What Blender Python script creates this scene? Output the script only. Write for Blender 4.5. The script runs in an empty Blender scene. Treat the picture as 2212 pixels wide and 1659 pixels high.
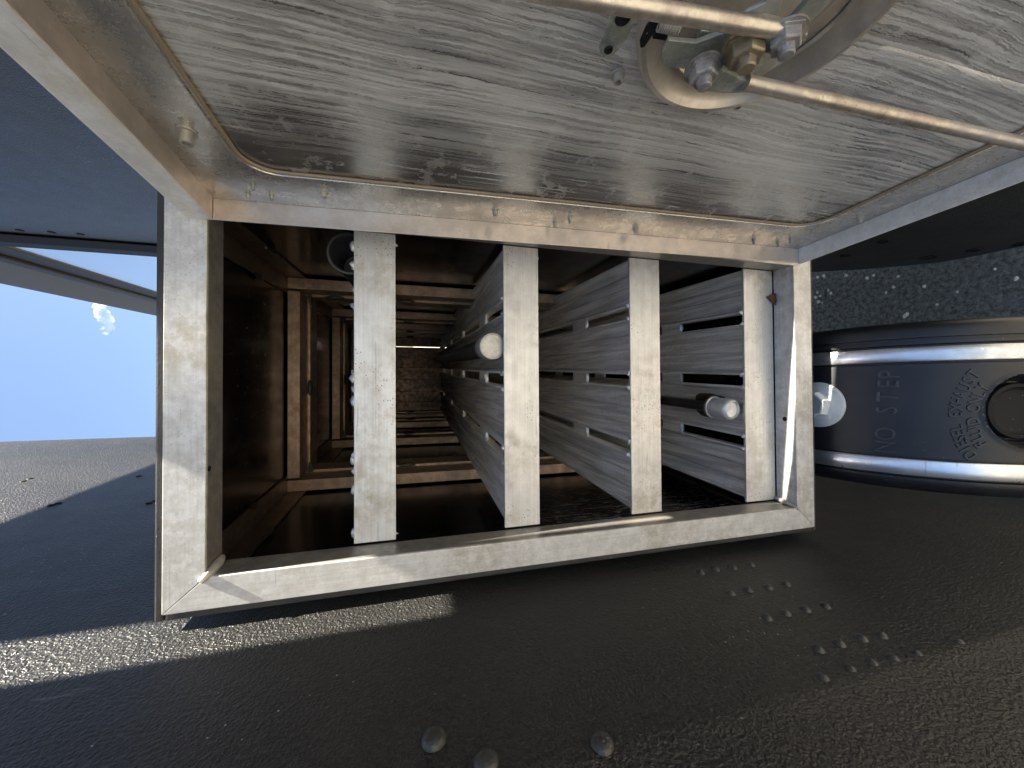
import bpy, bmesh, math, random
from mathutils import Vector, Matrix
random.seed(7)
S = bpy.context.scene
# ------------------------------------------------------------------ camera, sky, sun, exposure
H = 2.0                                   # camera height over the ground (all shapes below use z relative to the lens)
FPX, CX, CY = 803.0, 1106.0, 829.5        # focal length and centre in a 2212 px wide picture
PITCH, YAW, ROLL = math.radians(15.07), math.radians(0.8), math.radians(-0.35)
fw = Vector((math.sin(YAW)*math.cos(PITCH), math.cos(YAW)*math.cos(PITCH), -math.sin(PITCH)))
up = Vector((1, 0, 0)); up = (up-fw*up.dot(fw)).normalized()
rt = fw.cross(up)
c_, s_ = math.cos(ROLL), math.sin(ROLL)
rt, up = rt*c_+up*s_, up*c_-rt*s_
cam = bpy.data.cameras.new('camera'); camo = bpy.data.objects.new('camera', cam); S.collection.objects.link(camo)
M = Matrix((rt, up, -fw)).transposed().to_4x4(); M.translation = Vector((0, 0, H)); camo.matrix_world = M
cam.sensor_width = 36; cam.lens = FPX*36/2212; cam.clip_start = 0.01; cam.clip_end = 3000
S.camera = camo
S.view_settings.view_transform = 'Standard'; S.view_settings.look = 'None'
S.view_settings.gamma = 1; S.view_settings.use_curve_mapping = False
S.view_settings.exposure = 2.6
Q, TE = 0.08, 1.6                         # light travels along (-1, Q, -TE)
sund = Vector((1, -Q, TE)).normalized()
w = bpy.data.worlds.new('World'); S.world = w; w.use_nodes = True
nt = w.node_tree; bg = nt.nodes['Background']; sk = nt.nodes.new('ShaderNodeTexSky'); sk.sky_type = 'NISHITA'
sk.sun_disc = False; sk.sun_elevation = math.asin(sund.z); sk.sun_rotation = math.radians(90)+math.atan2(Q, 1)
sk.dust_density = 1.0; sk.ozone_density = 1.0
nt.links.new(sk.outputs[0], bg.inputs[0]); bg.inputs[1].default_value = 0.05
sl = bpy.data.lights.new('sun', 'SUN'); sl.energy = 5.0; sl.angle = math.radians(0.5); sl.color = (1, .93, .8)
so = bpy.data.objects.new('sun', sl); S.collection.objects.link(so)
so.rotation_euler = sund.to_track_quat('Z', 'Y').to_euler()
S.cycles.max_bounces = 14; S.cycles.glossy_bounces = 8; S.cycles.diffuse_bounces = 6

# ------------------------------------------------------------------ measuring: a sight line meets a real plane
def ray(x, y): return (fw*FPX+rt*(x-CX)+up*(CY-y)).normalized()
def on_wall(x, y, x0, k=.066):            # upright plane X = x0 + k (Y-.6)
    d = ray(x, y); return d*((x0-k*.6)/(d.x-k*d.y))
def on_z(x, y, z): d = ray(x, y); return d*(z/d.z)
def on_y(x, y, Y): d = ray(x, y); return d*(Y/d.y)

# ------------------------------------------------------------------ helpers
WL = {}
def link(o, parent=None, world=Vector((0, 0, 0))):
    S.collection.objects.link(o)
    WL[o.name] = Vector(world)
    if parent is not None:
        o.parent = parent; o.location = Vector(world)-WL[parent.name]
    else: o.location = Vector(world)
    return o
def tag(o, label=None, cat=None, group=None, kind=None):
    if label: o['label'] = label
    if cat: o['category'] = cat
    if group: o['group'] = group
    if kind: o['kind'] = kind
    return o
def empty(name, p, label, cat, group=None):
    o = bpy.data.objects.new(name, None); o.empty_display_size = .05
    link(o, None, Vector(p)+Vector((0, 0, H))); return tag(o, label, cat, group)
def mk(name, vs, fs, mat, parent=None, bevel=0, smooth=False, seg=2, clean=False):
    vs = [Vector(v)+Vector((0, 0, H)) for v in vs]
    c = sum(vs, Vector())/len(vs)
    me = bpy.data.meshes.new(name); me.from_pydata([v-c for v in vs], [], fs); me.update()
    bm = bmesh.new(); bm.from_mesh(me)
    if clean: bmesh.ops.remove_doubles(bm, verts=bm.verts, dist=1e-5)
    bmesh.ops.recalc_face_normals(bm, faces=bm.faces)
    if bevel:
        es = [e for e in bm.edges if len(e.link_faces) == 2 and e.calc_face_angle(0) > .5]
        bmesh.ops.bevel(bm, geom=es, offset=bevel, segments=seg, affect='EDGES', profile=.6, clamp_overlap=True)
    if smooth:
        for f in bm.faces: f.smooth = True
    bm.to_mesh(me); bm.free()
    if smooth and hasattr(me, 'set_sharp_from_angle'): me.set_sharp_from_angle(angle=math.radians(40))
    me.materials.append(mat)
    return link(bpy.data.objects.new(name, me), parent, c)
HF = [(0, 1, 2, 3), (7, 6, 5, 4), (0, 4, 5, 1), (1, 5, 6, 2), (2, 6, 7, 3), (3, 7, 4, 0)]
def G(x, s, z): return Vector((x+.06*s, .6+s, z-.008*s))      # box space: s = depth behind the opening
def hexa(x0, x1, s0, s1, z0, z1, T=G):
    return [T(*p) for p in ((x0, s0, z0), (x1, s0, z0), (x1, s1, z0), (x0, s1, z0), (x0, s0, z1), (x1, s0, z1), (x1, s1, z1), (x0, s1, z1))]
def box(name, x0, x1, s0, s1, z0, z1, mat, parent=None, bevel=.0012, T=G, **k):
    return mk(name, hexa(x0, x1, s0, s1, z0, z1, T), HF, mat, parent, bevel, **k)
def join(parts):
    V, F = [], []
    for v, f in parts:
        n = len(V); V += v; F += [tuple(i+n for i in q) for q in f]
    return V, F
def prism(pts, ext):                       # closed polygon swept by a vector
    n = len(pts); V = [Vector(p) for p in pts]+[Vector(p)+Vector(ext) for p in pts]
    return V, [tuple(range(n)), tuple(range(2*n-1, n-1, -1))]+[(i, (i+1) % n, n+(i+1) % n, n+i) for i in range(n)]
def frame_of(d):
    d = d.normalized(); a = Vector((0, 0, 1)) if abs(d.z) < .9 else Vector((1, 0, 0))
    u = d.cross(a).normalized(); return u, d.cross(u), d
def tube(path, r, n=16, cap=True):
    path = [Vector(p) for p in path]; V, F = [], []
    rs = r if isinstance(r, (list, tuple)) else [r]*len(path)
    u0 = None
    for i, p in enumerate(path):
        d = (path[min(i+1, len(path)-1)]-path[max(i-1, 0)])
        if d.length < 1e-9: d = path[-1]-path[0]
        u, v, d = frame_of(d)
        if u0 is not None:
            u = (u0-d*u0.dot(d)).normalized(); v = d.cross(u)
        u0 = u
        for j in range(n):
            a = 2*math.pi*j/n; V.append(p+(u*math.cos(a)+v*math.sin(a))*rs[i])
    for i in range(len(path)-1):
        for j in range(n): F.append((i*n+j, i*n+(j+1) % n, (i+1)*n+(j+1) % n, (i+1)*n+j))
    if cap: F.append(tuple(range(n-1, -1, -1))); F.append(tuple(range((len(path)-1)*n, len(path)*n)))
    return V, F
def lathe(c, ax, prof, n=40, rot=0):       # prof: (radius, height) pairs
    u, v, d = frame_of(Vector(ax)); V, F = [], []; c = Vector(c)
    for r, h in prof:
        for j in range(n):
            a = 2*math.pi*j/n+rot; V.append(c+d*h+(u*math.cos(a)+v*math.sin(a))*max(r, 1e-5))
    for i in range(len(prof)-1):
        for j in range(n): F.append((i*n+j, i*n+(j+1) % n, (i+1)*n+(j+1) % n, (i+1)*n+j))
    return V, F
def blob(c, rad, dirs=None, n=3, seed=0, lump=.35):
    rnd = random.Random(seed); bm = bmesh.new(); bmesh.ops.create_icosphere(bm, subdivisions=n, radius=1)
    ph = [Vector((rnd.uniform(-4, 4), rnd.uniform(-4, 4), rnd.uniform(-4, 4))) for _ in range(5)]
    V = []
    for v in bm.verts:
        k = 1+lump*sum(math.sin(v.co.dot(p)+i*1.7) for i, p in enumerate(ph))/3
        co = Vector((v.co.x*rad[0], v.co.y*rad[1], v.co.z*rad[2]))*k
        if dirs: co = dirs[0]*co.x+dirs[1]*co.y+dirs[2]*co.z
        V.append(Vector(c)+co)
    F = [tuple(v.index for v in f.verts) for f in bm.faces]; bm.free(); return V, F
def copy_piece(o, dx, parent):             # a copy sharing its mesh, moved by dx
    c = o.copy(); S.collection.objects.link(c); c.parent = parent; c.location = o.location+Vector(dx); WL[c.name] = WL[o.name]+Vector(dx); return c

# ------------------------------------------------------------------ materials
class N:
    def __init__(s, name):
        s.m = bpy.data.materials.new(name); s.m.use_nodes = True; s.t = s.m.node_tree
        s.b = s.t.nodes['Principled BSDF']; g = s.t.nodes.new('ShaderNodeNewGeometry'); s.pos = g.outputs['Position']; s.g = g
    def L(s, a, b): s.t.links.new(a, b)
    def node(s, t, **k):
        n = s.t.nodes.new(t)
        for a, v in k.items(): setattr(n, a, v)
        return n
    def mp(s, scale=(1, 1, 1), rot=(0, 0, 0), src=None):
        n = s.node('ShaderNodeMapping'); n.inputs['Scale'].default_value = scale; n.inputs['Rotation'].default_value = rot
        s.L(src or s.pos, n.inputs[0]); return n.outputs[0]
    def noise(s, sc, v=None, det=4, rough=.55, dist=0):
        n = s.node('ShaderNodeTexNoise'); n.inputs['Scale'].default_value = sc; n.inputs['Detail'].default_value = det
        n.inputs['Roughness'].default_value = rough; n.inputs['Distortion'].default_value = dist
        s.L(v or s.pos, n.inputs['Vector']); return n.outputs[0]
    def vor(s, sc, v=None, feat='F1', out='Distance'):
        n = s.node('ShaderNodeTexVoronoi', feature=feat); n.inputs['Scale'].default_value = sc
        s.L(v or s.pos, n.inputs['Vector']); return n.outputs[out]
    def ramp(s, src, *st):
        n = s.node('ShaderNodeValToRGB'); e = n.color_ramp.elements
        while len(e) < len(st): e.new(.5)
        for i, (p, c) in enumerate(st):
            e[i].position = p; e[i].color = (c, c, c, 1) if not isinstance(c, tuple) else c+(1,)
        s.L(src, n.inputs[0]); return n.outputs[0]
    def mix(s, f, a, b, bt='MIX'):
        n = s.node('ShaderNodeMixRGB', blend_type=bt)
        for i, x in enumerate((f, a, b)):
            if isinstance(x, (int, float)): n.inputs[i].default_value = x if i == 0 else (x, x, x, 1)
            elif isinstance(x, tuple): n.inputs[i].default_value = x+(1,)
            else: s.L(x, n.inputs[i])
        return n.outputs[0]
    def math(s, op, a, b=0):
        n = s.node('ShaderNodeMath', operation=op)
        for i, x in enumerate((a, b)):
            if isinstance(x, (int, float)): n.inputs[i].default_value = x
            else: s.L(x, n.inputs[i])
        return n.outputs[0]
    def mr(s, x, a, b, lo=0, hi=1):
        n = s.node('ShaderNodeMapRange'); s.L(x, n.inputs[0])
        for i, v in enumerate((lo, hi, a, b)): n.inputs[i+1].default_value = v
        return n.outputs[0]
    def bump(s, h, st=.3, d=.001, prev=None):
        n = s.node('ShaderNodeBump'); n.inputs['Strength'].default_value = st; n.inputs['Distance'].default_value = d
        s.L(h, n.inputs['Height'])
        if prev: s.L(prev, n.inputs['Normal'])
        return n.outputs[0]
    def set(s, **k):
        for a, v in k.items():
            i = s.b.inputs[a.replace('_', ' ')]
            if isinstance(v, (int, float)): i.default_value = v
            elif isinstance(v, tuple): i.default_value = v+(1,)
            else: s.L(v, i)
        return s.m
def alu(name, streak=(6, 6, 300), base=(.62, .61, .59), dark=(.30, .30, .30), dirt=(.34, .29, .2), met=.75, r=(.28, .5), stain=.5, pits=.5, mott=.5, bs=.25, ms=None):
    n = N(name)
    st = n.noise(1, n.mp(streak), 3, .6)
    m1 = n.noise(1, n.mp(ms), 6, .65) if ms else n.noise(40, det=8, rough=.72); m2 = n.noise(7, det=3); m3 = n.noise(110, det=3)
    mot = n.ramp(m1, (.44, 0), (.50, .55), (.53, .6), (.60, 1))
    c = n.mix(n.math('MULTIPLY', mot, mott), base, dark)
    m4 = n.noise(210, det=5, rough=.75)
    c = n.mix(n.math('MULTIPLY', n.ramp(m4, (.50, 0), (.58, 1)), mott*.28), c, dark)
    c = n.mix(.35, c, n.ramp(st, (.3, .55), (.7, 1.0)), 'MULTIPLY')
    sm = n.math('MULTIPLY', n.ramp(m2, (.50, 0), (.68, 1)), n.ramp(m1, (.40, .2), (.62, 1)))
    c = n.mix(n.math('MULTIPLY', sm, stain), c, dirt)
    rs = n.math('MULTIPLY', n.math('MULTIPLY', n.ramp(n.noise(5.3, det=2), (.58, 0), (.63, 1)), n.ramp(n.noise(120, det=6, rough=.75), (.50, 0), (.66, .55))), stain)
    c = n.mix(rs, c, (.34, .22, .11))
    pv = n.math('LESS_THAN', n.vor(170), .16)
    pm = n.math('MULTIPLY', n.math('MULTIPLY', pv, n.ramp(n.noise(11), (.53, 0), (.6, 1))), pits)
    c = n.mix(pm, c, (.07, .045, .03))
    scr = n.math('MULTIPLY', n.ramp(n.noise(1, n.mp((9, 9, 160), (.5, .4, .3)), 2), (.70, 0), (.74, 1)), .35)
    c = n.mix(scr, c, (.16, .16, .16))
    n.set(Base_Color=c, Metallic=n.mr(sm, met, met*.45), Roughness=n.mr(n.mix(.5, m3, mot), r[0], r[1]))
    n.set(Normal=n.bump(m3, bs, .0006, n.bump(st, bs*.6, .0004)))
    return n.m
RAIL = (.76, .745, .71)
M_railz = alu('weathered_aluminium_upright', (260, 260, 5), RAIL, (.55, .53, .50), met=.25, r=(.4, .6), stain=.6, pits=.35, mott=.7)
M_railx = alu('weathered_aluminium_cross', (5, 260, 260), RAIL, (.54, .53, .50), met=.25, r=(.4, .6), stain=.55, pits=.3, mott=.8)
M_bar = alu('extruded_aluminium_bar', (5, 330, 330), (.74, .73, .71), (.54, .53, .50), met=.4, r=(.33, .5), stain=.7, pits=.85, mott=.35)
M_lip = alu('scuffed_aluminium_lip', (60, 60, 60), (.42, .40, .37), (.22, .21, .2), met=.6, r=(.35, .5), stain=.5)
M_slat = alu('dirty_aluminium_slat', (300, 5, 300), (.98, .93, .84), (.50, .48, .44), (.50, .40, .27), met=.1, r=(.4, .6), stain=.55, pits=.2, mott=.75, bs=.5, ms=(70, 3.0, 70))
M_rib = alu('bounce_tinted_rib', (4, 200, 200), (.52, .38, .28), (.20, .145, .105), (.06, .045, .035), met=.5, r=(.35, .5), stain=.45, pits=.2)  # warm bounce light is put into the rib colour
M_ribz = alu('bounce_tinted_rib_upright', (200, 200, 4), (.52, .38, .28), (.20, .145, .105), (.06, .045, .035), met=.5, r=(.35, .5), stain=.45, pits=.2)  # same painted-in bounce warmth, for the upright ribs
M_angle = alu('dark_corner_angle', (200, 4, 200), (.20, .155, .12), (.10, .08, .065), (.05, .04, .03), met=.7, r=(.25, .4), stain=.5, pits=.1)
M_plank = alu('brown_end_plank', (200, 200, 3), (.22, .13, .085), (.07, .045, .035), (.05, .035, .025), met=.5, r=(.3, .5), stain=.5, mott=.9)
M_skin = alu('shade_dark_polished_sheet', (9, 9, 9), (.07, .058, .055), (.05, .042, .04), (.03, .024, .02), met=.95, r=(.16, .3), stain=.25, pits=0, mott=.4, bs=.05)  # shade inside the box painted into the base; bare aluminium is paler
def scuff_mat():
    n = N('scuffed_shade_dark_sheet'); sep = n.node('ShaderNodeSeparateXYZ'); n.L(n.pos, sep.inputs[0])
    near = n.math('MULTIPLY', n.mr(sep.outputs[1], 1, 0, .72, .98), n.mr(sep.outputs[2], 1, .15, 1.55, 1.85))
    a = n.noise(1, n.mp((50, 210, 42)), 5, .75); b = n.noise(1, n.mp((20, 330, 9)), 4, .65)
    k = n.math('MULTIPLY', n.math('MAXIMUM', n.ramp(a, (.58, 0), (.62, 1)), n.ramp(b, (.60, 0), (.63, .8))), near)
    n.set(Base_Color=n.mix(k, (.045, .04, .038), (.62, .61, .58)), Metallic=n.mr(k, .9, .1), Roughness=n.mr(k, .22, .6)); return n.m  # dark base has the interior shade painted in; pale marks are scuffs
M_scuff = scuff_mat()
M_zinc = alu('green_zinc_plate', (120, 60, 30), (.58, .60, .54), (.20, .25, .25), (.45, .40, .28), met=.65, r=(.35, .6), stain=.7, pits=.2, mott=.9, bs=.4)
M_white = alu('white_corroded_bolt', (90, 90, 90), (.46, .44, .42), (.16, .15, .15), (.34, .27, .18), met=.4, r=(.45, .65), stain=.7, pits=.6, mott=.9, bs=.8)
M_rust = alu('brown_zinc_nut', (90, 90, 90), (.40, .33, .22), (.14, .10, .07), (.2, .12, .07), met=.6, r=(.35, .5), stain=.5)
M_rod = alu('brassy_zinc_rod', (150, 150, 6), (.60, .55, .46), (.38, .31, .27), (.42, .41, .39), met=.75, r=(.32, .5), stain=.8, pits=.5, mott=.9, bs=.5)
M_dish = alu('bronzed_steel_dish', (30, 30, 30), (.66, .60, .52), (.42, .38, .32), (.42, .36, .27), met=.75, r=(.26, .42), stain=.3, pits=0, mott=.4, bs=.1)
M_chrome = alu('scuffed_chrome', (90, 90, 90), (.85, .84, .82), (.62, .62, .61), (.4, .35, .3), met=.5, r=(.3, .45), stain=.4, pits=.3, mott=.4)
M_steel = alu('dull_steel_cap', (90, 90, 90), (.55, .53, .48), (.38, .36, .33), (.35, .28, .2), met=.5, r=(.4, .55), stain=.5, mott=.6)
M_strap = alu('brushed_aluminium_strap', (5, 5, 5), (.80, .81, .84), (.66, .67, .70), (.5, .48, .44), met=.9, r=(.25, .38), stain=.2, pits=.1, mott=.4, bs=.1)

def door_panel_mat():
    n = N('water_streaked_door_sheet')
    # run-off lines down the sheet (local vertical), wandering a little
    wv = n.noise(3.2, det=2); off = n.node('ShaderNodeVectorMath', operation='MULTIPLY_ADD')
    comb = n.node('ShaderNodeCombineXYZ'); n.L(wv, comb.inputs[1]); n.L(comb.outputs[0], off.inputs[0])
    off.inputs[1].default_value = (0, .035, 0); n.L(n.pos, off.inputs[2])
    jit = n.node('ShaderNodeVectorMath', operation='MULTIPLY_ADD'); cj = n.node('ShaderNodeCombineXYZ'); n.L(n.noise(140, det=3, rough=.7), cj.inputs[1]); n.L(cj.outputs[0], jit.inputs[0])
    jit.inputs[1].default_value = (0, .0045, 0); n.L(off.outputs[0], jit.inputs[2]); p = jit.outputs[0]
    a = n.noise(1, n.mp((20, 95, 1.7), (.035, 0, 0), p), 7, .68, .35); b = n.noise(1, n.mp((20, 300, 5), (.03, 0, 0), p), 4, .6, .3)
    lines = n.ramp(a, (.36, .15), (.44, .75), (.455, .35), (.52, .8), (.535, .3), (.60, .9), (.615, .5), (.72, .95))
    fine = n.ramp(b, (.45, 0), (.56, 1))
    pat = n.mix(.35, lines, fine)
    sep = n.node('ShaderNodeSeparateXYZ'); n.L(n.pos, sep.inputs[0])
    # the film fades out towards the hinge edge, where the sheet is still clean
    fade = n.math('ADD', n.mr(sep.outputs[1], 1.0, .22, .36, .47), n.mr(n.noise(9, n.mp((1, 1, .4))), -.25, .25)); fade = n.mr(fade, 0, 1)
    film = n.math('MULTIPLY', pat, fade)
    blot = n.ramp(n.noise(38, det=7, rough=.7), (.56, 0), (.60, 1)); film = n.mix(n.math('MULTIPLY', blot, .3), film, .9)
    c = n.mix(film, (.36, .355, .345), (.92, .91, .88))
    c = n.mix(n.math('MULTIPLY', n.ramp(n.noise(6), (.55, 0), (.75, 1)), .3), c, (.45, .36, .26))
    thin = n.noise(1, n.mp((20, 130, 1.5), (.04, 0, 0), p), 2, .5)
    ln = n.math('MULTIPLY', n.ramp(n.math('ABSOLUTE', n.math('SUBTRACT', thin, .5)), (.0, 1), (.012, 0)), n.ramp(n.noise(7), (.45, 0), (.55, .9)))
    c = n.mix(ln, c, (.98, .97, .93)); film = n.math('MAXIMUM', film, ln)
    scr = n.math('LESS_THAN', n.vor(26, n.mp((1, 6, 1), (.7, 0, 0))), .05); c = n.mix(scr, c, (.16, .15, .13))
    n.set(Base_Color=c, Metallic=n.mr(film, .92, .2), Roughness=n.mr(film, .17, .6))
    n.set(Normal=n.bump(film, .25, .0005, n.bump(n.noise(9, det=1), .12, .002)))
    return n.m
M_door = door_panel_mat()
M_rim = alu('door_rim_sheet', (60, 60, 8), (.66, .64, .60), (.48, .46, .44), (.52, .46, .37), met=.75, r=(.2, .36), stain=.55, pits=.12, mott=.5, bs=.08)
M_flange = alu('pinkish_door_flange', (30, 30, 5), (.74, .66, .60), (.56, .50, .46), (.44, .36, .27), met=.6, r=(.25, .42), stain=.4, pits=.12, mott=.5, bs=.1)
M_outlip = alu('pale_door_lip', (20, 14, 60), (.90, .89, .86), (.66, .64, .60), (.56, .47, .34), met=.15, r=(.4, .55), stain=.5, pits=.15)

def plastic(name, base, r=(.38, .5), dust=.03, bs=.15, sc=420):
    n = N(name); a = n.noise(sc, det=2); b = n.noise(16, det=5)
    c = n.mix(n.ramp(b, (.4, 0), (.8, .6)), base, (base[0]+dust, base[1]+dust*.97, base[2]+dust*.9))
    sp = n.math('MULTIPLY', n.math('LESS_THAN', n.vor(120), .09), n.ramp(n.noise(9), (.55, 0), (.62, 1)))
    c = n.mix(sp, c, (.3, .29, .27))
    n.set(Base_Color=c, Roughness=n.mr(b, r[0], r[1])); n.set(Normal=n.bump(a, bs, .0008)); return n.m
def liner(name, base=.005, dust=.022, sc=190):
    n = N(name)
    a = n.noise(sc, det=4, rough=.7); b = n.noise(14, det=4); f = n.noise(2.2, det=3)
    sp = n.math('MULTIPLY', n.math('LESS_THAN', n.vor(75), .075), n.ramp(n.noise(5), (.52, 0), (.6, 1)))
    c = n.mix(n.mr(f, 0, 1, .35, .7), (base, base, base*1.02), (dust, dust*.97, dust*.9))
    c = n.mix(n.math('MULTIPLY', n.ramp(n.noise(sc*1.5, det=2, rough=.7), (.54, 0), (.64, 1)), .6), c, (dust*2.2, dust*2.2, dust*2.1))
    c = n.mix(sp, c, (.45, .44, .4))
    scr = n.math('MULTIPLY', n.ramp(n.noise(1, n.mp((8, 45, 5), (.25, 0, 0)), 5, .7), (.68, 0), (.71, 1)), .22)
    c = n.mix(scr, c, (.3, .3, .3))
    n.set(Base_Color=c, Roughness=n.mr(b, .34, .5), Specular_IOR_Level=.55)
    n.set(Normal=n.bump(n.noise(sc*1.35, det=2, rough=.65), 1.0, .0029, n.bump(n.vor(sc*.95), .6, .0012, n.bump(b, .25, .004))))
    return n.m
M_liner = liner('sprayed_black_liner')
M_coat = plastic('black_edge_coating', (.03, .028, .026), (.4, .6), .05, .5, 260)
M_band = plastic('matte_roof_band', (.045, .048, .055), (.8, .95), .02, .4, 60); M_band.node_tree.nodes['Principled BSDF'].inputs['Specular IOR Level'].default_value = .2
M_worn = plastic('worn_liner', (.035, .035, .034), (.3, .45), .05, 1, 260)
M_linerdark = liner('black_liner_undercoat', .010, .03, 160)
M_tank = plastic('moulded_black_plastic', (.011, .012, .015), dust=.018)
M_letter = plastic('lighter_black_plastic', (.035, .037, .042), (.3, .42), .04)  # letters paler than the tank body
M_rubber = plastic('black_rubber', (.03, .032, .036), (.3, .45), .02)
M_grey = plastic('grey_cast_plug', (.74, .76, .73), (.5, .6), .04, .3)
M_soot = plastic('sooty_weld', (.022, .018, .015), (.3, .5), .06, .5)
M_weld = plastic('bright_weld', (.55, .55, .54), (.35, .5), .05, .5); M_weld.node_tree.nodes['Principled BSDF'].inputs['Metallic'].default_value = .6
M_black = plastic('black_trim', (.009, .009, .010), (.55, .7), .004); M_black.node_tree.nodes['Principled BSDF'].inputs['Specular IOR Level'].default_value = .22
def simple(name, col, r=.5, met=0):
    n = N(name); a = n.noise(30, det=5); c = n.mix(n.ramp(a, (.4, 0), (.7, .35)), col, tuple(x*.7 for x in col))
    n.set(Base_Color=c, Roughness=r, Metallic=met); return n.m
M_gasket = simple('tan_dirt_bead', (.30, .235, .165), .7)
M_blue = N('polished_blue_grey_side').set(Base_Color=(.62, .72, .80), Metallic=.85, Roughness=.32)
M_moth = alu('moth_wing', (700, 300, 300), (.12, .06, .022), (.03, .018, .01), (.25, .14, .05), met=0, r=(.8, .9), stain=.8, pits=0, mott=1)
def ground_mat():
    n = N('dusty_asphalt'); a = n.noise(62, det=6, rough=.75); b = n.noise(1.3, det=4); v = n.vor(60)
    c = n.mix(n.ramp(a, (.38, 0), (.66, 1)), (.10, .09, .07), (.56, .50, .41))
    c = n.mix(n.ramp(b, (.4, 0), (.7, .3)), c, (.40, .36, .30))
    n.set(Base_Color=c, Roughness=.9); n.set(Normal=n.bump(a, 1, .02, n.bump(v, .4, .01))); return n.m
M_ground = ground_mat()
M_stone = simple('pale_stone', (.92, .88, .76), .8)

# ------------------------------------------------------------------ ground
g = mk('ground', [(-600, -600, -H), (600, -600, -H), (600, 600, -H), (-600, 600, -H)], [(0, 1, 2, 3)], M_ground); tag(g, kind='structure')

# ------------------------------------------------------------------ left wall: sheet with a soft vertical crease and a rolled far edge
def WLx(Y, x0=-.325): return x0+.066*(Y-.6)
ys = [-.25, -.1, .0, .1, .2, .26, .29, .305, .315, .323, .331, .345, .37, .42, .5, .6, .8, 1.1, 1.5, 1.9, 2.15, 2.24, 2.28, 2.3]
zs = [-1.95+i*.15 for i in range(32)]
V, F = [], []
for z in zs:
    for Y in ys:
        x = WLx(Y)
        if Y < .323: x -= .10*(.323-Y)
        x += .0022*math.exp(-((Y-.323)/.012)**2)
        if Y > 2.2: x -= .5*(Y-2.2)**1.0*(Y-2.2)/.1
        ye = Y-.04*max(0, z-1.5)**1.3 if Y > 2.2 else Y
        V.append((x, ye, z))
n = len(ys)
for i in range(len(zs)-1):
    for j in range(n-1): F.append((i*n+j, i*n+j+1, (i+1)*n+j+1, (i+1)*n+j))
lw = empty('textured_wall', (-.34, .6, -H), 'black sprayed textured panel filling the bottom of the photo below the open box', 'wall')
sheet = mk('sheet', V, F, M_liner, lw, smooth=True)
sm = sheet.modifiers.new('thick', 'SOLIDIFY'); sm.thickness = .006; sm.offset = -1
# raised dimples and two big rivet heads
def on_left(x, y): return on_wall(x, y, -.325)
dim = [(825, 385), (890, 372), (965, 365), (1040, 352), (955, 475), (1030, 460), (1115, 450), (1190, 435), (1110, 580), (1190, 560), (1275, 545), (1360, 530),
       (1330, 715), (1420, 690), (1515, 668), (1600, 655), (1350, 840), (1465, 800), (1560, 775), (1650, 755), (1750, 735), (1930, 685)]
base = None
for k, (a, b) in enumerate(dim):
    p = on_left((2000+a/1.0886)/1.8228, (1900+b/1.0886)/1.8228)
    if p.y < .323: p.x -= .10*(.323-p.y)
    if base is None:
        V, F = lathe(p, (1, -.066, 0), [(.0085, -.001), (.0062, .0022), (.0036, .0044), (.0015, .0052), (0, .0054)], 14)
        base = mk('dimple', V, F, M_worn, lw, smooth=True); p0 = p
    else:
        copy_piece(base, p-p0, lw)
for a, b in ((937, 1598), (1300, 1608), (1050, 1648)):
    p = on_left(a, b); V, F = lathe(p, (1, -.066, 0), [(.0125, -.001), (.0112, .003), (.008, .0058), (.004, .007), (0, .0072)], 20)
    mk('rivet_head', V, F, M_worn, lw, smooth=True)
for a, b in ((335, 1082), (322, 1087), (50, 1040), (65, 1034), (300, 1029), (110, 1092), (125, 1088)):
    p = on_left(a, b); V, F = lathe(p, (1, -.066, 0), [(.008, -.001), (.006, .002), (0, .003)], 12)
    mk('rivet_head', V, F, M_black, lw, smooth=True)

# ------------------------------------------------------------------ right wall; unseen near slabs and slots added to shape the sun
def slabR(Y0, Y1, z0, z1, x0=.6, t=.012):
    P = lambda Y: x0+.066*(Y-.6)
    return [Vector(p) for p in ((P(Y0), Y0, z0), (P(Y0)+t, Y0, z0), (P(Y1)+t, Y1, z0), (P(Y1), Y1, z0), (P(Y0), Y0, z1), (P(Y0)+t, Y0, z1), (P(Y1)+t, Y1, z1), (P(Y1), Y1, z1))], HF
TOPR = 2.36; YE = 2.17
rw = empty('grey_textured_wall', (.66, 1.4, -H), 'tall blue-grey textured panel standing behind the open door at the top left, extended unseen to shape the sun', 'wall')
V, F = join([slabR(.562, YE, -1.97, TOPR), slabR(.479, .5475, -1.97, 1.42), slabR(.5475, .5520, -1.97, 1.42), slabR(.5520, .562, -1.97, -.32), slabR(-.5, .479, -1.2, TOPR)])
mk('sheet', V, F, M_liner, rw)
xe = .6+.066*(YE-.6)
# rolled far edge
prof = [(xe-.012, YE-.03), (xe-.030, YE+.02), (xe-.032, YE+.08), (xe-.015, YE+.13), (xe+.02, YE+.15), (xe+.03, YE+.10), (xe+.012, YE)]
V, F = prism([(a, b, -.95) for a, b in prof], (0, 0, TOPR+.95)); mk('edge_trim', V, F, M_black, rw, bevel=.004)
for a, b in ((145, 588), (375, 602), (585, 616)):
    p = on_wall((a*1.0/1.8433)/1.8228*1.0, (700+(b-208)/1.8433)/1.8228, .6) if False else on_wall(a/1.8433/1.8228, (700+(b-208)/1.8433)/1.8228, .6)
    V, F = lathe(p, (-1, .066, 0), [(.014, -.001), (.012, .004), (0, .006)], 12); mk('rivet_head', V, F, M_black, rw, smooth=True)
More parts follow.
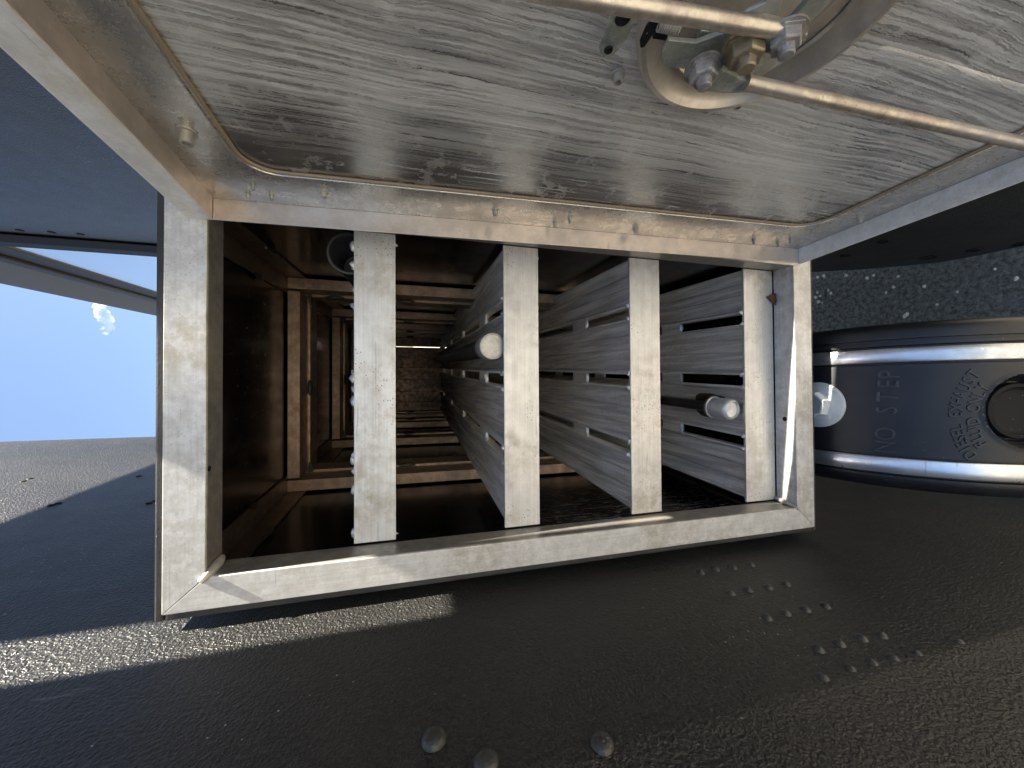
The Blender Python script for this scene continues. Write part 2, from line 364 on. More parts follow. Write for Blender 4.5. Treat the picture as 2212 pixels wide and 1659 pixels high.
# dark lower skirt under it
sk_pts = [(1640, 594), (1757, 588), (1863, 582), (1960, 574), (2030, 567), (2120, 551), (2212, 531), (2300, 505)]
low = [on_wall(x, y, .42) for x, y in sk_pts]
pts = [Vector(p) for p in low]+[Vector((.4, .2, -.35)), Vector((.5, 1.8, -.35))]
pts[-2].x = .42+.066*(pts[-2].y-.6); pts[-1].x = .42+.066*(pts[-1].y-.6)
V, F = prism(pts, (.02, 0, 0))
skt = empty('dark_skirt', (.45, 1.1, -H), 'dark undercoated skirt panel with round holes below the door at the right', 'panel')
mk('sheet', V, F, M_linerdark, skt, bevel=.002)
for a, b, r in ((1020, 105, .012), (705, 225, .012), (1405, 240, .018), (1780, 180, .014), (2180, 130, .014)):
    p = on_wall((3000+a/2.1434)/1.8228, (900+b/2.1434)/1.8228, .42)
    V, F = lathe(p, (-1, .066, 0), [(r*1.25, 0), (r*1.2, .003), (r, .003), (r, -.001), (0, -.001)], 20); mk('hole_rim', V, F, M_black, skt, smooth=True)

# ------------------------------------------------------------------ far vehicle side
fv = empty('trailer_side', (1.0, 5, -H), 'blue-grey trailer side with black roof band seen between the panels at left', 'trailer')
def far_slab(Y0, Y1, z0a, z1a, z0b, z1b, x0=.7, t=.03):
    P = lambda Y: x0+.066*(Y-.6)
    return [Vector(p) for p in ((P(Y0), Y0, z0a), (P(Y0)+t, Y0, z0a), (P(Y1)+t, Y1, z0b), (P(Y1), Y1, z0b), (P(Y0), Y0, z1a), (P(Y0)+t, Y0, z1a), (P(Y1)+t, Y1, z1b), (P(Y1), Y1, z1b))], HF
V, F = far_slab(2.9, 14, 2.64, 3.36, 3.3, 4.0); mk('roof_band', V, F, M_band, fv)
V, F = far_slab(2.8, 14, 2.27, 2.60, 2.95, 3.27, .69, .035); mk('rail', V, F, M_black, fv, bevel=.01)
V, F = far_slab(2.8, 14, 2.42, 2.50, 3.08, 3.15, .665, .03); mk('moulding', V, F, M_black, fv, bevel=.01)
V, F = far_slab(2.6, 14, -1.2, 2.24, -1.2, 2.92, .705); mk('side_sheet', V, F, M_blue, fv)

# ------------------------------------------------------------------ the open box
tb = empty('toolbox', (0, 1.0, -.835), 'open weathered aluminium toolbox with shelves inside and its door swung open', 'toolbox')
XL, XR, ZB, ZT = -.297, .272, -.826, .321
def mitre(name, o, i, mat):               # face rail of the frame: outer edge o (2 pts) and inner edge i (2 pts), x,z
    pts = [o[0], o[1], i[1], i[0]]
    V = [G(x, 0, z) for x, z in pts]+[G(x, .004, z) for x, z in pts]
    return mk(name, V, [(0, 1, 2, 3), (7, 6, 5, 4)]+[(a, (a+1) % 4, 4+(a+1) % 4, 4+a) for a in range(4)], mat, tb, bevel=.0009)
IL, IR, IB, IT = -.2535, .2575, -.779, .272
e = .0003
mitre('face_rail', [(XL, ZT), (XR, ZT)], [(IL+e, IT), (IR-e, IT)], M_railx)
mitre('face_rail', [(XL, ZB), (XR, ZB)], [(IL+e, IB), (IR-e, IB)], M_railx)
mitre('face_rail', [(XL, ZB+e), (XL, ZT-e)], [(IL, IB+e), (IL, IT-e)], M_railz)
mitre('face_rail', [(XR, ZB+e), (XR, ZT-e)], [(IR, IB+e), (IR, IT-e)], M_railz)
LD = .046
box('inner_lip', IL, IR, .0045, LD, IT, IT+.004, M_lip, tb, .0006)
box('inner_lip', IL, IR, .0045, LD, IB-.004, IB, M_railx, tb, .0006)
box('inner_lip', IL-.004, IL, .0045, LD, IB-.003, IT+.003, M_lip, tb, .0006)
box('inner_lip', IR, IR+.004, .0045, LD, IB-.003, IT+.003, M_lip, tb, .0006)
DP = 2.0
# outer skin, sprayed black outside, bare inside
o = .011
def shell(name, a, b, z0, z1, s0=.0045):
    box(name, a, b, s0, DP, z0, z1, M_coat, tb, .003)
shell('outer_skin', XL-o, XR+o, ZT, ZT+o); shell('outer_skin', XL-o, XR+o, ZB-o, ZB)
shell('outer_skin', XL-o, XL, ZB+.001, ZT-.001); shell('outer_skin', XR, XR+o, ZB+.001, ZT-.001)
t = .003
box('inner_sheet', XL, XR, .006, DP-.01, ZT-t-.001, ZT-.001, M_skin, tb, 0)
box('inner_sheet', XL, XR, .006, DP-.01, ZB+.001, ZB+t+.001, M_skin, tb, 0)
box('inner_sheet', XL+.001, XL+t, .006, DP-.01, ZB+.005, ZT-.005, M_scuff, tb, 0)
box('inner_sheet', XR-t, XR-.001, .006, DP-.01, ZB+.005, ZT-.005, M_skin, tb, 0)
# corner angles running in depth
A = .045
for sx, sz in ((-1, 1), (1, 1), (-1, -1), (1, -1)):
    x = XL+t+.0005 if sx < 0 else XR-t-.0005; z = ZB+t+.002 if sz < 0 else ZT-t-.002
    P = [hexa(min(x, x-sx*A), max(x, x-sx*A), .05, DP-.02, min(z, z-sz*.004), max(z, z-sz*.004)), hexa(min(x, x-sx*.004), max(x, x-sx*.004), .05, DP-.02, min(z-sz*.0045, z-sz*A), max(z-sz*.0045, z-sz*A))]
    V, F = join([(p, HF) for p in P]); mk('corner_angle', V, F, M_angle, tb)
# hoops: a front strip and a flat strip meeting at a seam
x0, x1, z0, z1 = XL+t+.006, XR-t-.006, ZB+t+.006, ZT-t-.006
for hi, sa in enumerate((.47, 1.0, 1.45, 1.80)):
    hh = .034; sb = sa+.075; sc2 = sa+.15
    for (ss, se, top) in ((sa, sb-.0015, hh-.006), (sb+.0015, sc2, hh)):
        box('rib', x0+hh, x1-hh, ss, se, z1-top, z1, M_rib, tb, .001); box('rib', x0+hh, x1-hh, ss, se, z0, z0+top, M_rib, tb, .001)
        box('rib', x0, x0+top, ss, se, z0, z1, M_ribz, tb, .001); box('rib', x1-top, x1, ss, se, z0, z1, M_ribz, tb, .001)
    for k, (cx, cz, dx, dz) in enumerate((((x0+x1)/2-.01, z1-hh, 1, 0), (x1-hh, .02, 0, 1), (x0+hh, .02, 0, 1), (x1-hh, z1-hh, 1, 0), (x0+hh, z1-hh, 1, 0), (x1-hh, z1-.10, 0, 1))):
        V, F = blob(G(cx, sb, cz), (.024 if dx else .006, .006, .024 if dz else .006), n=2, seed=hi*9+k)
        mk('weld_bead', V, F, M_soot, tb, smooth=True)
# far end: planked door with a slit of daylight beside it
bx = [(-.275, -.20), (-.199, -.13), (-.129, -.05), (-.049, .03), (.031, .10), (.101, .165), (.174, .262)]
box('end_sheet', XL+.005, .1655, DP-.016, DP-.012, ZB+.004, ZT-.004, M_skin, tb, 0); box('end_sheet', .1700, XR-.005, DP-.016, DP-.012, ZB+.004, ZT-.004, M_skin, tb, 0)
for a, b in bx: box('end_plank', a, b, DP-.03, DP-.018, ZB+.004, ZT-.004, M_plank, tb, .0015)
# small welds
for s_, cx, cz in ((.28, XR-.05, ZT-.012), (.22, XR-.012, ZT-.05), (.22, XL+.012, ZT-.05), (.26, XL+.05, ZT-.012)):
    V, F = blob(G(cx, s_, cz), (.006, .022, .006), n=2, seed=int(s_*100)); mk('weld_bead', V, F, M_soot, tb, smooth=True)
V, F = tube([G(IL-.004, -.004, IT+.004), G(IL+.003, .004, IT-.003), G(IL+.008, .02, IT-.006), G(IL+.009, .035, IT-.004)], [.004, .0062, .007, .005], 10)
mk('weld_bead', V, F, M_steel, tb, smooth=True)
V, F = tube([G(IL-.002, -.001, IB-.002), G(IL+.004, .012, IB+.003), G(IL+.006, .03, IB+.004), G(IL+.007, .044, IB+.004)], [.003, .005, .0055, .004], 10)
mk('weld_bead', V, F, M_steel, tb, smooth=True)
# hole in the lips
V, F = lathe(on_z(1695, 905, IB+.0002), (0, 0, 1), [(.0048, 0), (.0048, .0004), (0, .0004)], 18); mk('drain_hole', V, F, M_black, tb)
V, F = lathe(on_z(452, 1012, IT-.0002), (0, 0, -1), [(.0042, 0), (.0042, .0004), (0, .0004)], 18); mk('drain_hole', V, F, M_black, tb)

# ------------------------------------------------------------------ shelves
SX0, SX1 = -.2475, .2545
slx = [(-.242, -.134), (-.111, 0), (.024, .136), (.159, .2545)]
def slat_mesh(a, b, s0, s1, z):            # shallow channel: raised edges, a groove and a rib along it
    wdt = b-a; pr = [(0, 0), (0, .018), (.004, .018), (.011, .004), (wdt*.27, .0025), (wdt*.32, .0075), (wdt*.36, .0085), (wdt*.44, .0085), (wdt*.48, .003), (wdt*.58, .002), (wdt*.64, .0075), (wdt*.70, .007), (wdt*.74, .003), (wdt-.011, .004), (wdt-.004, .018), (wdt, .018), (wdt, 0)]
    pts = [G(a+u, s0, z-.018+v) for u, v in pr]; m = len(pr); q = [G(a+u, s1, z-.018+v) for u, v in pr]
    V = pts+q; F = [tuple(range(m)), tuple(range(2*m-1, m-1, -1))]+[(i, (i+1) % m, m+(i+1) % m, m+i) for i in range(m)]
    return V, F
shelves = []
for si, (zt, zb, s1) in enumerate(((.091, .0265, .95), (-.159, -.225, 1.95), (-.416, -.484, 1.95), (-.697, -.7765, 1.95))):
    sh = bpy.data.objects.new('shelf', None); sh.empty_display_size = .05; link(sh, tb, Vector((0, .64, zt+H)))
    sh['label'] = ('topmost shelf nearest the sky', 'shelf holding the capped steel bar', 'third shelf below the sky end', 'lowest shelf holding the chrome tube')[si]
    b = box('front_bar', -.2505, .2565, .0465 if si != 3 else .0465, .0525, zb, zt, M_bar, sh, .0012)
    for a, c in slx:
        V, F = slat_mesh(a, c, .0535, s1, zt-.004); mk('slat', V, F, M_slat, sh)
    for k in range(3):
        gx0, gx1 = slx[k][1], slx[k+1][0]
        for s0 in (.20, .62, 1.05, 1.5):
            s0 += .055
            if s0+.1 > s1: continue
            V, F = join([(hexa(gx0-.004, gx1+.004, s0, s0+.075, zt-.0125, zt-.0035), HF)]); mk('spacer', V, F, M_slat, sh, bevel=.0012)
        V, F = blob(G((gx0+gx1)/2, .252, zt-.006), (.015, .004, .005), n=2, seed=k+si*7); mk('weld_bead', V, F, M_weld, sh, smooth=True)
        for gx in (gx0-.002, gx1+.002):
            V, F = blob(G(gx, .0535, zt-.002), (.006, .005, .0065), n=2, seed=int(gx*999)+si); mk('weld_bead', V, F, M_weld, sh, smooth=True)
    if si == 0:
        for gx in (.232, .20, -.118, -.165, -.235, .015, -.02):
            V, F = blob(G(gx, .051, zt+.001), (.007, .004, .005), n=2, seed=int(gx*999)+40); mk('weld_bead', V, F, M_weld, sh, smooth=True)
    for gx in (-.241, .24):
        V, F = blob(G(gx, .054, zb+.01), (.007, .006, .012), n=2, seed=int(gx*99)+si); mk('weld_bead', V, F, M_weld, sh, smooth=True)

# ------------------------------------------------------------------ things lying on the shelves
def tool(name, label, cat, c): return empty(name, c, label, cat)
c = G(.0745, .06, -.1445+.003)
rod = tool('steel_bar', 'steel bar with round tan end cap lying on the shelf in the middle', 'bar', c)
d = G(0, 1, 0)-G(0, 0, 0)
V, F = tube([c+d*.03, c+d*1.5], .0205, 28); mk('shaft', V, F, M_rubber, rod, smooth=True)
V, F = lathe(c+d*.034, -d, [(.0215, -.02), (.0245, -.018), (.025, -.01), (.025, .03), (.0235, .034), (.021, .0345), (.0205, .033), (0, .033)], 36)
mk('end_cap', V, F, M_steel, rod, smooth=True)
c = G(-.052, .06, -.697+.0205)
rod = tool('chrome_tube', 'short chrome tube with dented end lying on the lowest shelf', 'tube', c)
V, F = lathe(c+d*.05, -d, [(.0255, -.002), (.0255, .0), (.0235, .0005), (.0235, .045), (.021, .049), (.0175, .051), (.016, .046), (0, .044)], 36)
mk('sleeve', V, F, M_chrome, rod, smooth=True)
V, F = lathe(c+d*.051, -d, [(.026, -.006), (.027, -.003), (.026, 0), (.0237, .001)], 32); mk('collar', V, F, M_rust, rod, smooth=True)
V, F = tube([c+d*.055, c+d*.40], .012, 20); mk('shaft', V, F, M_soot, rod, smooth=True)
V, F = blob(c+d*.09+Vector((.004, 0, -.0185)), (.020, .040, .0022), n=3, seed=5, lump=.9); mk('grease_patch', V, F, M_soot, rod, smooth=True)
c = G(.226, .075, .103)
rod = tool('rubber_pipe', 'black rubber pipe mouth behind the first bar beside the door hinge', 'pipe', c)
V, F = lathe(c+d*.0, d, [(.027, .35), (.029, .06), (.033, .025), (.035, .004), (.0345, .0), (.031, .0), (.029, .004), (.026, .03), (.024, .10), (0, .101)], 40)
mk('pipe_wall', V, F, M_rubber, rod, smooth=True)
V, F = blob(c+d*.095+Vector((0, 0, -.006)), (.016, .004, .010), n=2, seed=4); mk('plug_label', V, F, M_grey, rod, smooth=True)
# moth on the lowest bar
pm = G(.5, 0, 0); pm = on_y(1668, 645, .642)
mo = empty('moth', pm, 'small brown moth sitting on the seam of the lowest bar', 'moth')
def wing(a, b, c3): return [Vector(p) for p in (a, b, c3)]+[Vector(p)+Vector((0, .0012, 0)) for p in (a, b, c3)], [(0, 1, 2), (5, 4, 3), (0, 1, 4, 3), (1, 2, 5, 4), (2, 0, 3, 5)]
yy = .6425
P = lambda x, y, h: on_y(x, y, yy)-Vector((0, h, 0))
V, F = wing(P(1657, 641, .001), P(1671, 634, .004), P(1671, 657, .003)); mk('wing', V, F, M_moth, mo)
V, F = wing(P(1673, 634, .004), P(1674.5, 640, .001), P(1673, 658, .002)); mk('wing', V, F, M_moth, mo)
V, F = tube([P(1672, 640, .003), P(1672, 650, .004), P(1672, 660, .003)], [.0008, .0018, .0008], 8); mk('body', V, F, M_moth, mo, smooth=True)

# ------------------------------------------------------------------ the door (plane leaning past 90 degrees)
KD = .048; nD = Vector((-1, -KD, 0)).normalized()
def Yh(z): return .5955+(z-.263)*.0529
def DP_(Y, z, h=0): return Vector((.265+KD*(.58-Y), Y, z))+nD*h
def on_door(x, y, h=0):
    d = ray(x, y); x0 = .265-h; t = (x0+KD*.58)/(d.x+KD*d.y); p = d*t; return p.y, p.z
door = bpy.data.objects.new('door', None); door.empty_display_size = .05
link(door, tb, Vector((.27, .57, -.73+H))); door['label'] = 'open door swung out over the top of the photo'
ztop = lambda Y: .263-(.5955-Y)*.046
zbot = -.719; YF = .03
# inner opening of the rim: rounded rectangle in (w, z)
def rr(off, n=8, r=.036):
    w0, w1, za, zb_ = .076-off, .50+off, -.652-off, .192+off; r = r+off; out = []
    for cx, cz, a0 in ((w0+r, zb_-r, 90), (w0+r, za+r, 180), (w1-r, za+r, 270), (w1-r, zb_-r, 0)):
        for k in range(n+1):
            a = math.radians(a0+90*k/n); out.append((cx+r*math.cos(a), cz+r*math.sin(a)))
    return [(Yh(z)-w_, z) for w_, z in out]
inner = rr(0); outer = []
cor = [(Yh(.263), .263), (Yh(zbot), zbot), (YF, zbot), (YF, ztop(YF))]
cr = lambda i, k, n: cor[i]
for i in range(4):
    for k in range(9):
        outer.append(cor[i])
m = len(inner); V = [DP_(*p, .0) for p in inner]+[DP_(*p, .0) for p in outer]
F = []
for i in range(m):
    j = (i+1) % m; F.append((i, j, m+j, m+i))
V += [v-nD*.0015 for v in V[:m]]; F += [(i, (i+1) % m, 2*m+(i+1) % m, 2*m+i) for i in range(m)]
rim = mk('rim', V, F, M_rim, door, clean=True)
pan_o = [DP_(*p, -.0035) for p in rr(.004)]
V, F = prism(pan_o, -nD*.004); mk('panel', V, F, M_door, door)
loop = [DP_(*p, -.0008) for p in rr(-.0005, 10)]
V, F = tube(loop+[loop[0]], .0021, 8, False); mk('edge_bead', V, F, M_gasket, door, smooth=True)
loop = [DP_(*p, .0004) for p in rr(.004, 10)]
V, F = tube(loop+[loop[0]], .0013, 8, False); mk('seam', V, F, M_rim, door, smooth=True)
pa, pb = DP_(*on_door(1842, 96, -.003), -.0145), DP_(*on_door(2260, 218, -.003), -.0145)
V, F = tube([pa, pa+(pb-pa)*.12, pb], [.004, .0125, .0135], 32); mk('pressed_rib', V, F, M_door, door, smooth=True)
# back sheet and flanges
bs_ = [DP_(*p, -.010) for p in ((Yh(.263)-.002, .262), (Yh(zbot)-.002, zbot+.001), (YF, zbot+.001), (YF, ztop(YF)-.001))]
V, F = prism(bs_, -nD*.004); mk('outer_sheet', V, F, M_liner, door)
def strip(a, b, da, db, th):              # flat bar from a to b, height vector da/db, thickness vector th
    a, b, th = Vector(a), Vector(b), Vector(th)
    V = [a, b, b+db, a+da, a+th, b+th, b+db+th, a+da+th]; return V, HF
hf = .030
a, b = DP_(Yh(.263), .2626), DP_(Yh(zbot), zbot)
V, F = strip(a, b, nD*hf, nD*.0285, (0, .0025, 0)); mk('hinge_flange', V, F, M_flange, door, bevel=.0006)
a, b = DP_(Yh(.263)+.0024, .2632), DP_(YF, ztop(YF)+.0002)
V, F = strip(a, b, nD*(hf-.003), nD*(hf-.003), (0, 0, .003)); mk('top_flange', V, F, M_flange, door)
a2, b2 = a+nD*(hf-.003), b+nD*(hf-.003)
V, F = strip(a2, b2, Vector((0, 0, .030)), Vector((0, 0, .034)), nD*.003); mk('top_lip', V, F, M_outlip, door, bevel=.001)
a, b = DP_(Yh(zbot)+.0024, zbot-.0004), DP_(YF, zbot-.0004)
V, F = strip(a, b, nD*hf, nD*hf, (0, 0, -.003)); mk('bottom_flange', V, F, M_outlip, door, bevel=.0008)
# studs
def stud(x, y, r, ln, mat=M_steel, hollow=False, name='stud'):
    Y, z = on_door(x, y); p = DP_(Y, z)
    pr = [(r*1.5, 0), (r*1.5, .0015), (r, .0016), (r, ln-.0005), (r*.8, ln)]
    pr += [(r*.6, ln), (r*.6, ln*.5), (0, ln*.5)] if hollow else [(0, ln)]
    V, F = lathe(p, nD, pr, 14); mk(name, V, F, mat, door, smooth=True)
for x, y in ((547, 397), (536, 416), (587, 420), (1198, 480), (1231, 470), (1628, 517), (1680, 524), (1707, 515)): stud(x, y, .0022, .0085, M_zinc)
for x, y in ((700, 414), (1070, 455), (1373, 493), (1857, 471)): stud(x, y, .0036, .0085, M_steel)
stud(403, 284, .0062, .014, M_steel, True, 'ferrule'); stud(1335, 160, .0042, .008, M_steel, True, 'ferrule'); stud(1593, 218, .0042, .007, M_steel, True, 'ferrule')
# latch dish
DC = (.213, -.253)
V, F = lathe(DP_(*DC, 0), nD, [(.0905, -.004), (.0900, .006), (.087, .010), (.083, .0105), (.079, .007), (.070, -.0005), (.058, -.0022), (.054, -.0028), (.045, -.0030), (0, -.0030)], 72)
mk('latch_dish', V, F, M_dish, door, smooth=True)
V, F = lathe(DP_(*DC, 0), nD, [(.066, .000), (.064, .0022), (.062, .0)], 60); mk('latch_dish_ridge', V, F, M_dish, door, smooth=True)
V, F = lathe(DP_(.168, -.215, 0), nD, [(.040, .0), (.039, .004), (.032, .004), (.030, .0), (0, -.001)], 40); mk('latch_cup', V, F, M_black, door, smooth=True)
def plate(name, pxs, h, th, mat, hpx=None, bev=.0008):
    pts = [DP_(*on_door(x, y, hpx if hpx is not None else h), h) for x, y in pxs]; V, F = prism(pts, -nD*th); return mk(name, V, F, mat, door, bevel=bev)
plate('latch_plate', [(1428, 120), (1440, 92), (1500, 98), (1545, 82), (1600, 62), (1662, 78), (1680, 120), (1672, 150), (1632, 172), (1600, 182), (1560, 178), (1520, 165), (1500, 158), (1430, 146)], .032, .004, M_zinc)
plate('latch_arm', [(1600, 82), (1618, 50), (1690, 68), (1722, 78), (1722, 100), (1690, 132), (1662, 118), (1612, 100)], .040, .004, M_zinc)
plate('latch_arm', [(1485, 168), (1500, 148), (1530, 142), (1600, 178), (1640, 184), (1636, 204), (1560, 206), (1500, 200)], .042, .004, M_zinc)
plate('latch_bracket', [(1688, 66), (1730, 20), (1760, -14), (1806, -14), (1778, 20), (1745, 52), (1738, 84), (1720, 78)], .036, .005, M_zinc)
plate('latch_bracket', [(1568, 62), (1610, 30), (1650, 12), (1660, -10), (1690, -10), (1680, 30), (1668, 46), (1620, 52)], .034, .003, M_steel)
plate('mounting_tab', [(1292, 106), (1296, 120), (1310, 126), (1326, 121), (1352, 88), (1372, 46), (1350, 26), (1320, 24), (1314, 50)], .020, .003, M_zinc)
for x, y, r in ((1344, 43, .0045), (1313, 110, .0028)):
    V, F = lathe(DP_(*on_door(x, y, .020), .020), nD, [(r*1.25, 0), (r, .0012), (r*.8, .0006), (0, .0003)], 20); mk('tab_hole', V, F, M_black, door, smooth=True)
plate('clip', [(1381, 108), (1380, 94), (1392, 66), (1408, 44), (1424, 46), (1412, 74), (1390, 106)], .026, .0025, M_black)
plate('guide', [(1440, 92), (1458, 62), (1500, 56), (1520, 72), (1508, 90)], .020, .010, M_dish)
plate('guide', [(1502, 90), (1512, 70), (1530, 72), (1516, 96)], .026, .006, M_zinc)
plate('guide', [(1408, 86), (1420, 60), (1450, 70), (1446, 92)], .012, .006, M_black)
# spring
p0, p1 = DP_(*on_door(1421, 54, .024), .024), DP_(*on_door(1466, 64, .024), .024); ax = p1-p0; u, v, dd = frame_of(ax); path = []
for k in range(9*10+1):
    a = k/10*2*math.pi; path.append(p0+ax*(k/90)+(u*math.cos(a)+v*math.sin(a))*.0042)
V, F = tube(path, .0007, 6); mk('spring', V, F, M_steel, door, smooth=True)
# rods
def rod_px(a, b, h, r, name='latch_rod'):
    pa, pb = DP_(*on_door(*a, h), h), DP_(*on_door(*b, h), h); return pa, pb
pa, pb = rod_px((1690, 74), (1370, 22), .046, .006); dr = (pa-pb).normalized()
V, F = tube([pa, pa-dr*.004, pa-dr*.03, pb-dr*.02, pb-dr*.40], [.0040, .0050, .0055, .0055, .0055], 20); mk('latch_rod', V, F, M_rod, door, smooth=True)
pa, pb = rod_px((1605, 182), (2180, 308), .042, .006); dr = (pb-pa).normalized()
V, F = tube([pa+dr*.0, pb+dr*.05], .0054, 20); mk('latch_rod', V, F, M_rod, door, smooth=True)
plate('rod_flat', [(1580, 70), (1600, 48), (1650, 50), (1700, 62), (1738, 82), (1732, 98), (1700, 92), (1640, 82)], .0455, .005, M_rod)
# bolts
def bolt(x, y, h, r, ln, mat, mat2, rot):
    c0 = DP_(*on_door(x, y, h), h-.010)
    V, F = lathe(c0, nD, [(0, 0), (r*1.25, 0), (r*1.25, .0022), (r*1.0, .0025), (r*1.0, .0025+ln), (r*.86, .0035+ln), (r*.55, .0035+ln), (r*.55, .006+ln), (0, .0062+ln)], 6, rot)
    mk('bolt_head', V, F, mat, door, bevel=.0004)
    V, F = lathe(c0, nD, [(r*.5, .003+ln), (r*.5, .009+ln), (r*.42, .0098+ln), (0, .0098+ln)], 18); mk('bolt_end', V, F, mat2, door, smooth=True)
    V, F = lathe(c0, nD, [(r*1.32, -.0005), (r*1.32, .0012), (r*1.1, .0014)], 28); mk('washer', V, F, mat2, door, smooth=True)
bolt(1515, 180, .054, .0100, .006, M_white, M_white, .2)
bolt(1605, 135, .054, .0115, .008, M_rust, M_rust, .5)
bolt(1690, 112, .056, .0098, .006, M_white, M_white, .9)

# ------------------------------------------------------------------ fluid tank below the box
TY, TZ, TR = .67146565, -1.17382497, .2957246
capc = (-.0456, .350); CAPR = .067
def TP(X, a, off=0):
    th = a/TR; return Vector((X, TY-(TR+off)*math.sin(th), TZ+(TR+off)*math.cos(th)))
def on_tank(x, y):
    d = ray(x, y); A_ = d.y**2+d.z**2; B_ = -2*(d.y*TY+d.z*TZ); C_ = TY*TY+TZ*TZ-TR*TR
    t = (-B_-math.sqrt(B_*B_-4*A_*C_))/2/A_; p = d*t; return p.x, TR*math.atan2(TY-p.y, p.z-TZ)
def xoff(X):                              # moulding of the body across its width
    pr = [(-.206, -.030), (-.203, -.018), (-.197, -.009), (-.188, -.003), (-.181, -.001), (-.1765, -.001), (-.175, -.008), (-.138, -.008), (-.1365, 0), (.0435, 0), (.045, -.008), (.080, -.008), (.0815, -.001),
          (.088, -.001), (.0885, -.007), (.094, -.007), (.0945, -.001), (.108, -.001), (.118, -.004), (.124, -.011), (.1275, -.022), (.129, -.04)]
    for (a, b), (c2, d2) in zip(pr, pr[1:]):
        if a <= X <= c2: return b+(d2-b)*(X-a)/(c2-a)
    return pr[0][1] if X < pr[0][0] else pr[-1][1]
xs = sorted(set([-.206, -.2045, -.203, -.200, -.197, -.192, -.188, -.181, -.1766, -.175, -.138, -.1365, .0435, .045, .080, .0815, .088, .0885, .094, .0945, .108, .113, .118, .121, .124, .1275, .129]+[-.135+.003*i for i in range(60)]))
as_ = [-.28, -.2, -.12, -.05, 0]+[.0026*i for i in range(4, 236)]
V, F = [], []
for a in as_:
    for X in xs:
        dq = math.hypot(X-capc[0], a-capc[1]); q = 0
        if dq < CAPR: q = -.030*min(1, (CAPR-dq)/.012)
        elif dq < CAPR+.008: q = .002*(1-(dq-CAPR)/.008)
        V.append(TP(X, a, xoff(X)+q))
n = len(xs)
for i in range(len(as_)-1):
    for j in range(n-1): F.append((i*n+j, i*n+j+1, (i+1)*n+j+1, (i+1)*n+j))
tank = empty('fluid_tank', (-.04, .67, -1.47), 'black plastic fluid tank with two metal straps and moulded lettering below the box', 'tank')
mk('tank_body', V, F, M_tank, tank, smooth=True)
for xa, xb in ((-.172, -.141), (.0485, .0765)):
    V, F = [], []
    aa = [-.2+.02*i for i in range(42)]
    for a in aa:
        for X, o_ in ((xa, -.006), (xa, -.0005), (xa+.002, .001), (xb-.002, .001), (xb, -.0005), (xb, -.006)): V.append(TP(X, a, o_))
    for i in range(len(aa)-1):
        for j in range(5): F.append((i*6+j, i*6+j+1, (i+1)*6+j+1, (i+1)*6+j))
    mk('strap', V, F, M_strap, tank, smooth=True)
# filler cap in its well
cc = TP(capc[0], capc[1], -.029); cn = (TP(capc[0], capc[1], 1)-TP(capc[0], capc[1], 0))
V, F = lathe(cc, cn, [(.052, 0), (.052, .008), (.050, .011), (.044, .0115), (.041, .008), (.037, .006), (.024, .0058), (0, .0050)], 56)
mk('filler_cap', V, F, M_black, tank, smooth=True)
for r_, h_ in ((.0645, .020), (.059, .008)):
    V, F = lathe(cc, cn, [(r_+.0015, h_), (r_, h_+.002), (r_-.0015, h_)], 56); mk('well_ridge', V, F, M_tank, tank, smooth=True)
# grey hexagonal plug near the box
px_, pa_ = on_tank(1768, 874)
pc = TP(px_, pa_, 0); pn = TP(px_, pa_, 1)-pc
V, F = lathe(pc, pn, [(0, -.002), (.050, -.002), (.050, .004), (.0475, .0065), (.031, .008), (.030, .009), (0, .009)], 48); mk('plug_washer', V, F, M_grey, tank, smooth=True)
V, F = lathe(pc, pn, [(.030, .008), (.0285, .028), (.026, .030), (.021, .030), (.020, .022), (0, .022)], 6, .26); mk('plug', V, F, M_grey, tank, bevel=.0012)
# moulded lettering, wrapped on the tank
def glyph(ch, size, ex=.0022):
    cu = bpy.data.curves.new('t', 'FONT'); cu.body = ch; cu.size = size; cu.extrude = ex; cu.bevel_depth = .0006; cu.bevel_resolution = 0; cu.align_x = 'CENTER'; cu.resolution_u = 3
    ob = bpy.data.objects.new('t', cu); S.collection.objects.link(ob)
    dg = bpy.context.evaluated_depsgraph_get(); me = bpy.data.meshes.new_from_object(ob.evaluated_get(dg))
    V = [v.co.copy() for v in me.vertices]; F = [tuple(p.vertices) for p in me.polygons]
    bpy.data.objects.remove(ob); bpy.data.curves.remove(cu); bpy.data.meshes.remove(me); return V, F
def letters(name, items, size, thin=.78):
    parts = []
    for ch, X, a, rot in items:           # rot: turn of the letter in the (X, -a) plane
        V, F = glyph(ch, size, .0022 if size > .03 else .0012); cs, sn = math.cos(rot), math.sin(rot); out = []
        for v in V:
            x, y = v.x*thin, v.y-size*.34
            out.append(TP(X+x*cs-y*sn, a-(x*sn+y*cs), v.z-.0001))
        parts.append((out, F))
    for (V, F) in parts: mk('letter', V, F, M_letter, tank)
def px_t(x, y): return on_tank((3100+x/2.3702)/1.8228, (1300+y/2.3702)/1.8228)
ns = [('N', 905, 1085), ('O', 907, 965), ('S', 920, 745), ('T', 928, 625), ('E', 934, 505), ('P', 940, 415)]
letters('lettering', [(c_3,)+px_t(x, y)+(-.05,) for c_3, x, y in ns], .043)
cc_px = (2290, 775)
def arc(word_px):
    out = []
    X0, A0 = capc
    for ch, x, y in word_px:
        X, a = px_t(x, y); out.append((ch, X, a, math.atan2(-(X-X0), (A0-a))))
    return out
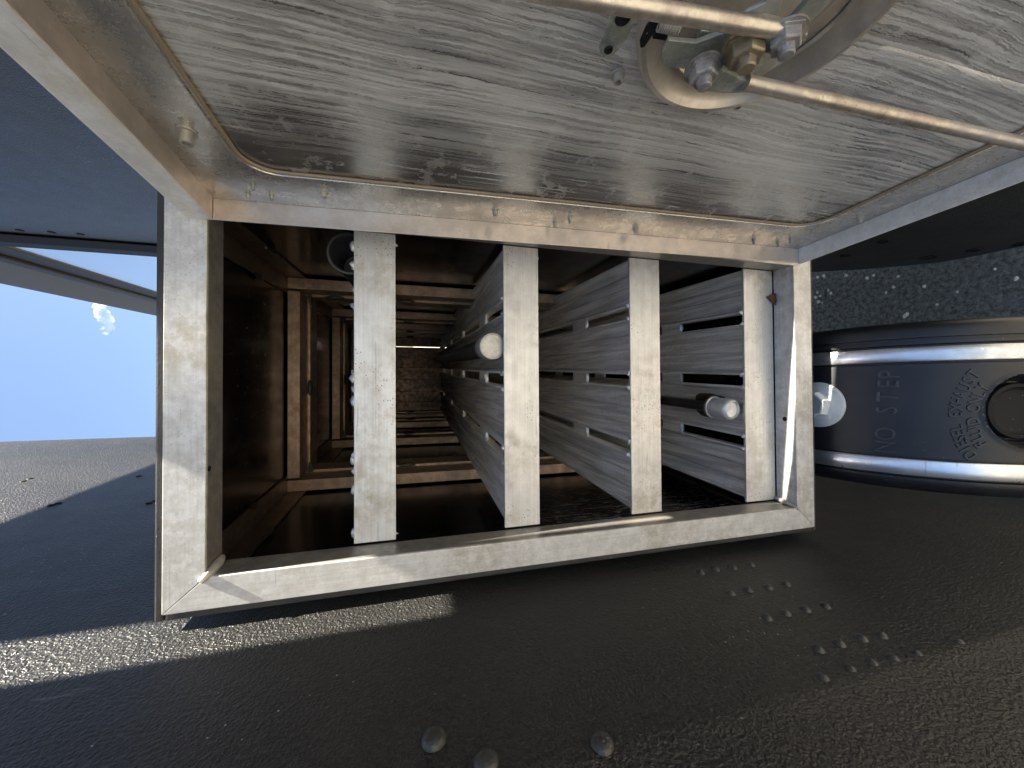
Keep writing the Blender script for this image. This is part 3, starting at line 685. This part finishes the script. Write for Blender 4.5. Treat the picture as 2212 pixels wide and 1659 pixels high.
letters('lettering', arc([('D', 1700, 1165), ('I', 1655, 1110), ('E', 1632, 1062), ('S', 1612, 1012), ('E', 1592, 965), ('L', 1578, 910),
                          ('E', 1568, 790), ('X', 1574, 722), ('H', 1590, 660), ('A', 1612, 600), ('U', 1650, 535), ('S', 1690, 470), ('T', 1735, 410)]), .0245)
letters('lettering', arc([('F', 1800, 1065), ('L', 1765, 1005), ('U', 1750, 945), ('I', 1738, 900), ('D', 1730, 850), ('O', 1735, 725), ('N', 1755, 655), ('L', 1785, 595), ('Y', 1820, 535)]), .0245)

# ------------------------------------------------------------------ pebbles on the ground
rnd = random.Random(3); peb = []
for k, (x, y) in enumerate([(945, 395), (1150, 405), (1048, 540), (1478, 640), (1652, 535), (1205, 738), (1222, 730), (1370, 485), (470, 540), (490, 570), (560, 520), (480, 620), (510, 625), (525, 400), (470, 410), (710, 395), (888, 418), (1110, 495), (2150, 420), (1968, 342), (455, 580), (580, 545)]):
    p = on_z((3000+x/2.1434)/1.8228, (900+y/2.1434)/1.8228, -H+.004); r = rnd.uniform(.005, .010)
    V, F = blob(p, (r, r*rnd.uniform(.6, 1), r*.6), n=1, seed=k, lump=.4)
    tag(mk('pebble', V, F, M_stone, smooth=False), 'pale pebble lying on the asphalt between the skirt and the tank', 'pebble', 'pebbles on the asphalt')

# ------------------------------------------------------------------ small cloud
n = N('cloud'); n.t.nodes.remove(n.b); vo = n.node('ShaderNodeVolumePrincipled'); vo.inputs['Color'].default_value = (1, 1, 1, 1)
n.L(n.math('MULTIPLY', n.ramp(n.noise(.14, n.node('ShaderNodeTexCoord').outputs['Object'], 5), (.48, 0), (.68, 1)), .2), vo.inputs['Density']); vo.inputs['Anisotropy'].default_value = .3; S.cycles.volume_bounces = 8
n.L(vo.outputs[0], n.t.nodes['Material Output'].inputs['Volume'])
parts = []
for k in range(60):
    t_ = rnd.random(); x = 210+26*t_+rnd.gauss(0, 5); y = 657+62*t_+rnd.gauss(0, 4); p = ray(x, y)*500
    r = rnd.uniform(1.6, 5.0)*(1-.5*abs(t_-.55)); parts.append(blob(p, (r, r, r), n=3, seed=k, lump=.15))
V, F = join(parts); cl = mk('cloud', V, F, n.m, smooth=True); tag(cl, 'small ragged white cloud alone in the blue sky at left', 'cloud')
